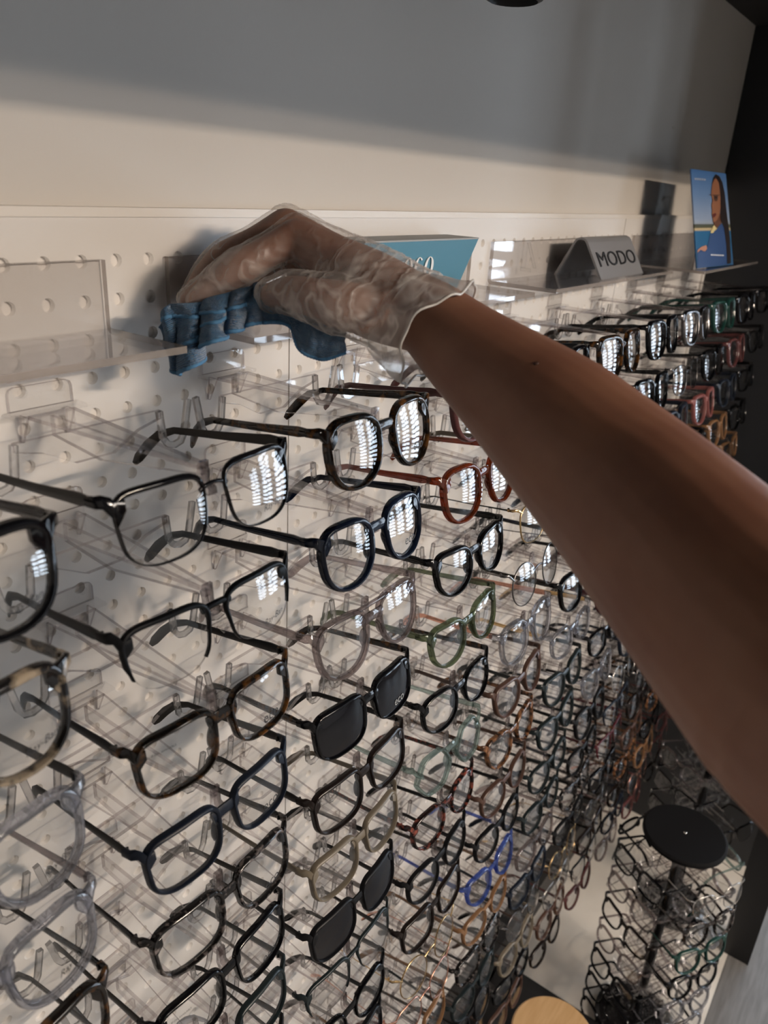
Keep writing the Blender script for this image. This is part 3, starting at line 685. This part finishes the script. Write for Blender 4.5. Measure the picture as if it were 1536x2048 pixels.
HAND = {
 'index': [(592, 474, .528, .0125), (530, 506, .524, .0106), (474, 538, .522, .0116), (425, 570, .524, .0093), (382, 599, .527, .0078)],
 'middle': [(572, 452, .548, .0125), (510, 484, .550, .0104), (450, 516, .552, .0112), (412, 550, .553, .0090), (388, 584, .553, .0076)],
 'ring': [(585, 462, .568, .0118), (520, 500, .572, .0104), (465, 530, .574, .0098), (430, 565, .574, .0086), (410, 600, .572, .0072)],
 'pinky': [(610, 490, .586, .0108), (560, 525, .592, .0092), (515, 550, .594, .0084), (485, 580, .592, .0072)],
 'thumb': [(765, 624, .504, .0165), (690, 612, .496, .0160), (628, 596, .496, .0128), (580, 585, .503, .0108), (545, 590, .510, .0086)],
 'm1': [(838, 622, .508, .0215), (760, 566, .512, .0190), (680, 522, .520, .0160), (594, 474, .528, .0125)],
 'm2': [(838, 615, .516, .0215), (750, 560, .528, .0180), (660, 508, .540, .0150), (575, 454, .548, .0125)],
 'm3': [(840, 625, .522, .0205), (760, 580, .542, .0170), (670, 525, .558, .0145), (588, 464, .568, .0118)],
 'm4': [(842, 635, .524, .0195), (770, 605, .552, .0160), (690, 555, .572, .0135), (612, 492, .586, .0108)],
 'palm': [(820, 640, .508, .020), (740, 620, .520, .019), (670, 585, .535, .017), (610, 540, .550, .014)],
}
ARM = [(770, 590, .512, .0215), (850, 630, .506, .0245), (938, 706, .487, .0305), (1022, 775, .468, .0362), (1110, 850, .446, .0418), (1185, 922, .425, .0442), (1262, 998, .402, .0462), (1345, 1085, .372, .0474), (1428, 1172, .345, .0482), (1530, 1278, .318, .0495), (1640, 1392, .292, .0505)]
def remeshed(mb, name, voxel, smooth):
    me = mb.mesh(name); o = bpy.data.objects.new(name, me); COL.objects.link(o)
    m = o.modifiers.new('r', 'REMESH'); m.mode = 'VOXEL'; m.voxel_size = voxel; m.use_smooth_shade = True
    m = o.modifiers.new('s', 'SMOOTH'); m.factor = .5; m.iterations = smooth
    bpy.context.view_layer.update()
    r = bpy.data.meshes.new_from_object(o.evaluated_get(bpy.context.evaluated_depsgraph_get()))
    bpy.data.objects.remove(o); r.name = name
    for p in r.polygons: p.use_smooth = True
    return r
mb = MB()
for k, q in HAND.items(): chain(mb, q)
chain(mb, ARM, seg=28)
# the arm goes on past the picture towards the shoulder
pe = at(*ARM[-1][:3]); pd = (at(*ARM[-1][:3]) - at(*ARM[-3][:3])).normalized(); sh = pe + pd * .20 + Vector((.03, -.06, -.02)); s2 = sh + Vector((.05, -.10, .02))
pts = [(*pe, .0505), (*(pe * .5 + sh * .5), .053), (*sh, .058), (*s2, .066)]
Cc = cat(pts, 5); mb.tube([tuple(c[:3]) for c in Cc], [float(c[3]) for c in Cc], 28, up=tuple(CF))
skin = pbr('arm_skin', (.255, .120, .073), .48, spec=.4, bump=(900, .10, .0006), noise=(22, (.205, .088, .055), .35, .7))
skin.node_tree.nodes['Principled BSDF'].inputs['Subsurface Weight'].default_value = .06
skin.node_tree.nodes['Principled BSDF'].inputs['Subsurface Radius'].default_value = (.01, .004, .002)
arm = obj('person', remeshed(mb, 'person', .0019, 6), skin)
tag(arm, "person's bare arm in a clear glove, reaching over to wipe the shelf", 'person')
# mole on the forearm
mo = MB(); mo.lathe([(.0001, .0006), (.0010, .0005), (.0016, 0), (.0001, -.0004)], 12)
from mathutils.bvhtree import BVHTree
dirm = (at(1072, 727, 1) - CAMP).normalized()
bv = BVHTree.FromPolygons([v.co for v in arm.data.vertices], [tuple(p.vertices) for p in arm.data.polygons])
hit = bv.ray_cast(CAMP, dirm)
if hit[0] is not None:
    m_ = obj('mole', mo.mesh('mole', True), pbr('mole_skin', (.05, .02, .014), .5), arm); m_.location = hit[0]; m_.rotation_euler = hit[1].to_track_quat('Z', 'Y').to_euler()
# glove
mb = MB()
for k, q in HAND.items():
    g = .0016 if k in ('index', 'middle', 'ring', 'pinky') else .0032
    chain(mb, [(p[0], p[1], p[2], p[3] + g) for p in q])
chain(mb, [(700, 570, .515, .026), (780, 610, .511, .029), (830, 642, .505, .0305), (862, 664, .499, .0310)], seg=24)
gm = remeshed(mb, 'glove', .0017, 5)
axd = (at(938, 706, .487) - at(800, 610, .508)).normalized(); cutp = at(815, 640, .506)
bm = bmesh.new(); bm.from_mesh(gm)
bmesh.ops.bisect_plane(bm, geom=bm.verts[:] + bm.edges[:] + bm.faces[:], plane_co=cutp, plane_no=axd, clear_outer=True)
from mathutils import noise as mnoise
bm.normal_update()
for v in bm.verts:
    c = v.co; dist = max(0.0, (cutp - c).dot(axd)); k = .0006 + .0010 * min(1, max(0, 1 - dist / .10))
    q = Vector((c.dot(axd) * 55, c.dot(CU) * 150, c.dot(CF) * 90))
    rdg = 1 - abs(mnoise.noise(q)) * 2.2 + .5 * (1 - abs(mnoise.noise(q * 2.3)) * 2)
    v.co = c + v.normal * (k * rdg)
for f in bm.faces: f.smooth = True
bm.to_mesh(gm); bm.free()
def glove_mat():
    m = bpy.data.materials.new('clear_vinyl_glove'); m.use_nodes = True; nt = m.node_tree
    for n in list(nt.nodes): nt.nodes.remove(n)
    N = nt.nodes.new; L = nt.links.new
    out = N('ShaderNodeOutputMaterial'); tc = N('ShaderNodeTexCoord'); mp = N('ShaderNodeMapping')
    mp.inputs['Rotation'].default_value = (.5, .2, .6); mp.inputs['Scale'].default_value = (.4, 1.7, 1)
    n1 = N('ShaderNodeTexNoise'); n1.inputs['Scale'].default_value = 40; n1.inputs['Detail'].default_value = 1.6; n1.inputs['Distortion'].default_value = .8
    L(tc.outputs['Object'], mp.inputs[0]); L(mp.outputs[0], n1.inputs['Vector'])
    a = N('ShaderNodeMath'); a.operation = 'SUBTRACT'; a.inputs[1].default_value = .5; b = N('ShaderNodeMath'); b.operation = 'ABSOLUTE'
    L(n1.outputs['Fac'], a.inputs[0]); L(a.outputs[0], b.inputs[0])
    rl = N('ShaderNodeMapRange'); rl.inputs['From Min'].default_value = 0; rl.inputs['From Max'].default_value = .075; rl.inputs['To Min'].default_value = 1; rl.inputs['To Max'].default_value = 0
    L(b.outputs[0], rl.inputs['Value'])   # thin crease lines
    at2 = N('ShaderNodeAttribute'); at2.attribute_name = 'film'
    lw = N('ShaderNodeLayerWeight'); lw.inputs['Blend'].default_value = .5
    f1 = N('ShaderNodeMath'); f1.operation = 'MULTIPLY_ADD'; f1.inputs[1].default_value = .15; f1.inputs[2].default_value = .115; L(rl.outputs[0], f1.inputs[0])
    f2 = N('ShaderNodeMath'); f2.operation = 'MULTIPLY'; L(f1.outputs[0], f2.inputs[0]); L(at2.outputs['Fac'], f2.inputs[1])
    p3 = N('ShaderNodeMath'); p3.operation = 'POWER'; p3.inputs[1].default_value = 3; L(lw.outputs['Facing'], p3.inputs[0])
    f3 = N('ShaderNodeMath'); f3.operation = 'MULTIPLY_ADD'; f3.inputs[1].default_value = .30; f3.use_clamp = True; L(p3.outputs[0], f3.inputs[0]); L(f2.outputs[0], f3.inputs[2])
    bp = N('ShaderNodeBump'); bp.inputs['Strength'].default_value = .8; bp.inputs['Distance'].default_value = .004; bp.invert = True; L(b.outputs[0], bp.inputs['Height'])
    tr = N('ShaderNodeBsdfTransparent'); tr.inputs[0].default_value = (.95, .94, .93, 1)
    df = N('ShaderNodeBsdfDiffuse'); df.inputs[0].default_value = (.82, .79, .76, 1); L(bp.outputs[0], df.inputs['Normal'])
    tl = N('ShaderNodeBsdfTranslucent'); tl.inputs[0].default_value = (.82, .79, .76, 1)
    md = N('ShaderNodeMixShader'); md.inputs[0].default_value = .35; L(df.outputs[0], md.inputs[1]); L(tl.outputs[0], md.inputs[2])
    m1 = N('ShaderNodeMixShader'); L(f3.outputs[0], m1.inputs[0]); L(tr.outputs[0], m1.inputs[1]); L(md.outputs[0], m1.inputs[2])
    gl_ = N('ShaderNodeBsdfGlossy'); gl_.inputs['Roughness'].default_value = .42; L(bp.outputs[0], gl_.inputs['Normal'])
    m2 = N('ShaderNodeMixShader'); m2.inputs[0].default_value = .045; L(m1.outputs[0], m2.inputs[1]); L(gl_.outputs[0], m2.inputs[2])
    L(m2.outputs[0], out.inputs['Surface']); return m
def film(me, fn):
    at_ = me.attributes.new('film', 'FLOAT', 'POINT'); at_.data.foreach_set('value', [fn(v.co) for v in me.vertices])
GM = glove_mat()
kn = at(610, 455, .528); tipp = at(385, 600, .53)
film(gm, lambda c: .25 + 1.75 * min(1, max(0, ((c - kn).length - .012) / .062)) * (1 if (c - kn).dot(axd) > -.02 else .55) + .5 * max(0, 1 - (c - tipp).length / .04))
gl = obj('glove', gm, GM, arm); gl['label'] = 'clear wrinkled disposable glove'
# loose flared cuff
rings = []; cen = [(800, 630, .508), (815, 640, .506), (835, 652, .503), (852, 664, .500), (866, 672, .497), (872, 676, .496)]
ra = [.0305, .0322, .0338, .0350, .0356, .0353]; nn = 72
side = axd.cross(CF).normalized(); dep = side.cross(axd).normalized()
for i, (c, r_) in enumerate(zip(cen, ra)):
    C0 = at(*c); rg = []
    for k in range(nn):
        a = 2 * math.pi * k / nn; wv = 1 + (.05 + .05 * i / 5) * math.sin(a * 7 + 1.1) * math.sin(a * 3 + i * .25) + .03 * mnoise.noise(Vector((math.cos(a) * 3, math.sin(a) * 3, i * .5)))
        sag = 1 + .16 * (i / 5) * max(0, math.sin(a)) 
        ax = axd * (.004 * (i / 5) * math.sin(a * 3 + .5))
        rg.append(C0 + side * (math.sin(a) * r_ * wv * sag) + dep * (math.cos(a) * r_ * wv * .95) + ax)
    rings.append(rg)
mb = MB(); mb.loft(rings, cap=False); cfm = mb.mesh('glove_cuff', True); film(cfm, lambda c: 2.5); obj('glove_cuff', cfm, GM, gl)
mb = MB(); last = rings[-1]; pts = last + last[:2]
tr = []
for k in range(nn + 1):
    q = last[k % nn]; t_ = (last[(k + 1) % nn] - last[(k - 1) % nn]).normalized(); a_ = axd; b_ = t_.cross(a_).normalized()
    tr.append([q + (a_ * math.cos(2 * math.pi * j / 6) + b_ * math.sin(2 * math.pi * j / 6)) * .0009 for j in range(6)])
mb.loft(tr, cap=False); obj('rolled_rim', mb.mesh('rolled_rim', True), clear('glove_rim', (.7, .69, .67), (.6, .58, .57), .05, ((.82, .80, .77), .6), 0, .3), gl)
# microfibre cloth
top = [(318, 655, .520), (335, 612, .515), (385, 606, .514), (430, 596, .514), (480, 578, .514), (525, 566, .520), (562, 588, .522), (594, 612, .510), (642, 620, .506), (694, 626, .510)]
bot = [(338, 735, .515), (362, 748, .506), (406, 710, .502), (438, 682, .503), (470, 656, .505), (520, 650, .509), (572, 648, .510), (597, 698, .508), (645, 716, .505), (690, 706, .509)]
TT, BB = cat(top, 18), cat(bot, 18); NT = 44; V = []
ns = len(TT)
for i in range(ns):
    u = i / (ns - 1); fold = max(0, 1 - abs(u - .27) / .30); fold = fold ** .7
    ph = 2 * math.pi * (9.2 * u + .25 * math.sin(11 * u))
    for j in range(NT + 1):
        t_ = j / NT; p = TT[i] * (1 - t_) + BB[i] * t_
        amp = fold * (.35 + .65 * t_) * (.85 + 1.1 * mnoise.noise(Vector((u * 9, t_ * 1.3, 8.1))))
        px = p[0] + 15 * amp * math.sin(ph + 1.7 * t_) + 3 * math.sin(9 * t_ + u * 30) * fold
        px += 7 * mnoise.noise(Vector((u * 14, t_ * 2.2, 3.3))); py = p[1] + 6 * mnoise.noise(Vector((u * 12, t_ * 2.0, 6.6))) * t_ + 5 * amp * math.cos(ph * .5) - (0 if u > .5 else 6 * math.sin(t_ * math.pi))
        D = p[2] - .0125 * amp * math.cos(ph + 1.7 * t_) - .004 * math.sin(t_ * math.pi) + .0015 * math.sin(u * 40 + t_ * 5)
        D += .0022 * mnoise.noise(Vector((u * 26, t_ * 3.5, 1.7))) + .0009 * mnoise.noise(Vector((u * 80, t_ * 12, 4.2)))
        V.append(tuple(at(px, py, D)))
F = [(i * (NT + 1) + j, i * (NT + 1) + j + 1, (i + 1) * (NT + 1) + j + 1, (i + 1) * (NT + 1) + j) for i in range(ns - 1) for j in range(NT)]
me = bpy.data.meshes.new('cloth'); me.from_pydata(V, [], F); me.polygons.foreach_set('use_smooth', [True] * len(F))
uvl = me.uv_layers.new(name='UVMap'); 
for l in me.loops: vi = l.vertex_index; uvl.data[l.index].uv = ((vi // (NT + 1)) / ns * 5, (vi % (NT + 1)) / NT)
cm = pbr('blue_microfibre', (.048, .150, .31), .95, spec=.1, noise=(160, (.09, .23, .41), .40, .66)); nt = cm.node_tree; bs = nt.nodes['Principled BSDF']; bs.inputs['Sheen Weight'].default_value = .35
uvn = nt.nodes.new('ShaderNodeUVMap'); wv = nt.nodes.new('ShaderNodeTexWave'); wv.inputs['Scale'].default_value = 12; wv.inputs['Distortion'].default_value = 2.5; wv.inputs['Detail Scale'].default_value = 4; wv.bands_direction = 'Y'
nt.links.new(uvn.outputs[0], wv.inputs['Vector'])
nz = nt.nodes.new('ShaderNodeTexNoise'); nz.inputs['Scale'].default_value = 900; tcx = nt.nodes.new('ShaderNodeTexCoord'); nt.links.new(tcx.outputs['Object'], nz.inputs['Vector'])
ad = nt.nodes.new('ShaderNodeMath'); nt.links.new(wv.outputs['Fac'], ad.inputs[0]); nt.links.new(nz.outputs['Fac'], ad.inputs[1])
bp = nt.nodes.new('ShaderNodeBump'); bp.inputs['Strength'].default_value = .9; bp.inputs['Distance'].default_value = .0018; nt.links.new(ad.outputs[0], bp.inputs['Height']); nt.links.new(bp.outputs[0], bs.inputs['Normal'])
cl = obj('cleaning_cloth', me, cm); tag(cl, 'blue microfibre cleaning cloth bunched under the gloved fingers', 'cloth')
so = cl.modifiers.new('thickness', 'SOLIDIFY'); so.thickness = .0018; so.offset = 0
# hem stitched along the lower edge
mb = MB(); path = [V[i * (NT + 1) + NT] for i in range(ns)]; mb.tube(path, [.0013 + .0003 * (i % 2) for i in range(ns)], 6)
hemmat = pbr('hem_thread', (.065, .185, .34), .9)
obj('hem', mb.mesh('hem', True), hemmat, cl)
for j0, u0, u1, sl in ((int(NT * .30), .06, .36, .9), (int(NT * .62), .16, .50, -.5)):   # stitched edges of the folded-over layers
    mb = MB(); path = []
    for i in range(int(u0 * ns), int(u1 * ns)):
        j = int(min(NT, max(0, j0 + sl * NT * .35 * ((i / ns - u0) / (u1 - u0) - .5)))); p = Vector(V[i * (NT + 1) + j]); path.append(p + (CAMP - p).normalized() * .0016)
    mb.tube(path, [.0012 + .0004 * (i % 2) for i in range(len(path))], 6)
    obj('hem', mb.mesh('hem', True), hemmat, cl)

# ------------------------------------------------------------------ rotating stands, black plinth and lidded bin beyond the wall
def stand(x, y, ztop, rows, cols, a0, name_l, frames, br=.12, rad=.085, first=0):
    r = empty('eyewear_stand', (x, y, FLOOR)); H = ztop - FLOOR
    obj('base', MB().lathe([(.001, 0), (br - .005, 0), (br, .004), (br, .014), (br - .008, .020), (.001, .022)], 48).mesh('base', True, .5), MT['blackgloss'], r)
    obj('column', MB().lathe([(.009, .02), (.009, H - .015)], 20).mesh('column', True, .5), MT['blackgloss'], r)
    obj('cap', MB().lathe([(.001, H - .012), (.073, H - .012), (.077, H - .009), (.077, H - .003), (.073, H), (.001, H)], 56).mesh('cap', True, .5), MT['velvet'], r)
    obj('screw', MB().lathe([(.001, H - .001), (.0035, H - .001), (.003, H + .0015), (.001, H + .002)], 12).mesh('screw', True), MT['chrome'], r)
    tag(r, name_l, 'display stand')
    for k in range(cols):
        a = a0 + k * 2 * math.pi / cols; n = Vector((math.cos(a), math.sin(a), 0)); rz = a + math.pi / 2
        for i in range(first, rows):
            z = ztop - .045 - i * .072
            m = obj('bracket', STBR, [MT['acrylic'], MT['acrylic_side']], r); m.location = (n.x * .002, n.y * .002, z - FLOOR); m.rotation_euler = (0, 0, rz)
            pick = frames(k, i)
            if not pick: continue
            sty, fm = pick
            loc = Vector((x, y, z)) + n * (rad + .012)
            g = glasses(sty, fm, loc, rz, None, 'lens', TILT)
            for ch in g.children:
                if ch.name.startswith('temple'): ch.scale = (1, .60, 1)
            g.name = 'eyeglasses'
            tag(g, '%s %s eyeglasses on the %s, side %s, row %s' % (FM[fm][0], sty, SN, ORD[k + 1], ORD[i + 1]), 'eyeglasses', 'eyeglasses on the rotating stands')
mb = MB(); mb.prism([(-.0165, -.012), (.0165, -.012), (.0032, -.101), (-.0032, -.101)], 'z', -.0026, 0, 1, 0)
mb.prism([(-.012, -.0026), (-.101, -.0026), (-.101, -.006), (-.04, -.021), (-.012, -.016)], 'x', -.0015, .0015, 1, 0)
mb.prism([(-.052, 0), (.052, 0), (.052, -.0055), (.014, -.021), (-.014, -.021), (-.052, -.0055)], 'y', -.0168, -.0134, 1, 0)
hk = [(.0515, -.001), (.0535, -.020), (.063, -.027), (.0718, -.020), (.0765, .003)]
for s in (-1, 1): mb.tube([(s * a, -.015, b) for a, b in hk], [(.0030, .0024)] * 5, 4, up=(0, 1, 0))
STBR = mb.mesh('bracket')
rs = random.Random(3)
pool = [('rectangular', 'black'), ('rounded', 'crystal_grey'), ('rectangular', 'dark_brown'), ('oval', 'black'), ('square wire', 'gunmetal'), ('rounded', 'crystal'), ('oval', 'slate'), ('half-rim', 'black'), ('cat-eye', 'crystal')]
fixed = {(0, 0): ('rectangular', 'black'), (0, 1): ('rectangular', 'crystal_grey'), (0, 2): ('rectangular', 'dark_brown'), (0, 3): ('oval', 'crystal_grey'), (0, 4): ('rectangular', 'matte_black'), (0, 5): ('rectangular', 'black'),
         (1, 2): ('square', 'darkgreen'), (1, 3): ('rounded', 'black'), (1, 1): ('rounded', 'tort_grey'), (1, 0): ('square wire', 'silver'), (1, 4): ('rounded', 'crystal'), (1, 5): ('oval', 'crystal'), (2, 0): ('oval', 'mint'), (2, 1): ('rounded', 'crystal_grey'), (3, 0): ('oval', 'black')}
SN = 'rotating stand'
stand(1.165, -.325, -.955, 7, 4, math.radians(150), 'black topped rotating stand of eyeglasses on the pale floor', lambda k, i: fixed.get((k, i)) or (rs.choice(pool) if k != 3 or i < 3 else None), .084)
SN = 'stand behind it'
stand(1.52, -.30, -.74, 6, 4, math.radians(150), 'second rotating stand with mostly empty clear brackets by the dark wall', lambda k, i: rs.choice([None, None, None, ('oval', 'crystal_grey'), ('half-rim', 'black')]) if k in (0, 1) else None, .075)
# black plinth and bin with a beech lid
r = empty('plinth', (.40, -.25, FLOOR)); tag(r, 'low black plinth on the floor below the glasses wall', 'plinth')
obj('body', MB().box(-.75, .68, -.30, .205, 0, .05).mesh('body'), MT['black'], r)
r = empty('lidded_bin', (.915, -.225, FLOOR + .05)); tag(r, 'round black bin with pale wooden lid on the black plinth', 'bin')
obj('body', MB().lathe([(.001, 0), (.070, 0), (.074, .004), (.076, .10), (.001, .10)], 40).mesh('body', True, .5), MT['black'], r)
obj('lid', MB().lathe([(.001, .10), (.078, .10), (.080, .103), (.080, .113), (.077, .116), (.001, .117)], 48).mesh('lid', True, .5), MT['wood'], r)
# dark post at the corner of the passage
r = empty('door_post', (1.50, -.475, FLOOR)); r.name = 'trim_3'; tag(r, kind='structure')
obj('post', MB().box(-.03, .03, -.02, .045, 0, WTOP - FLOOR).mesh('post'), MT['black'], r)
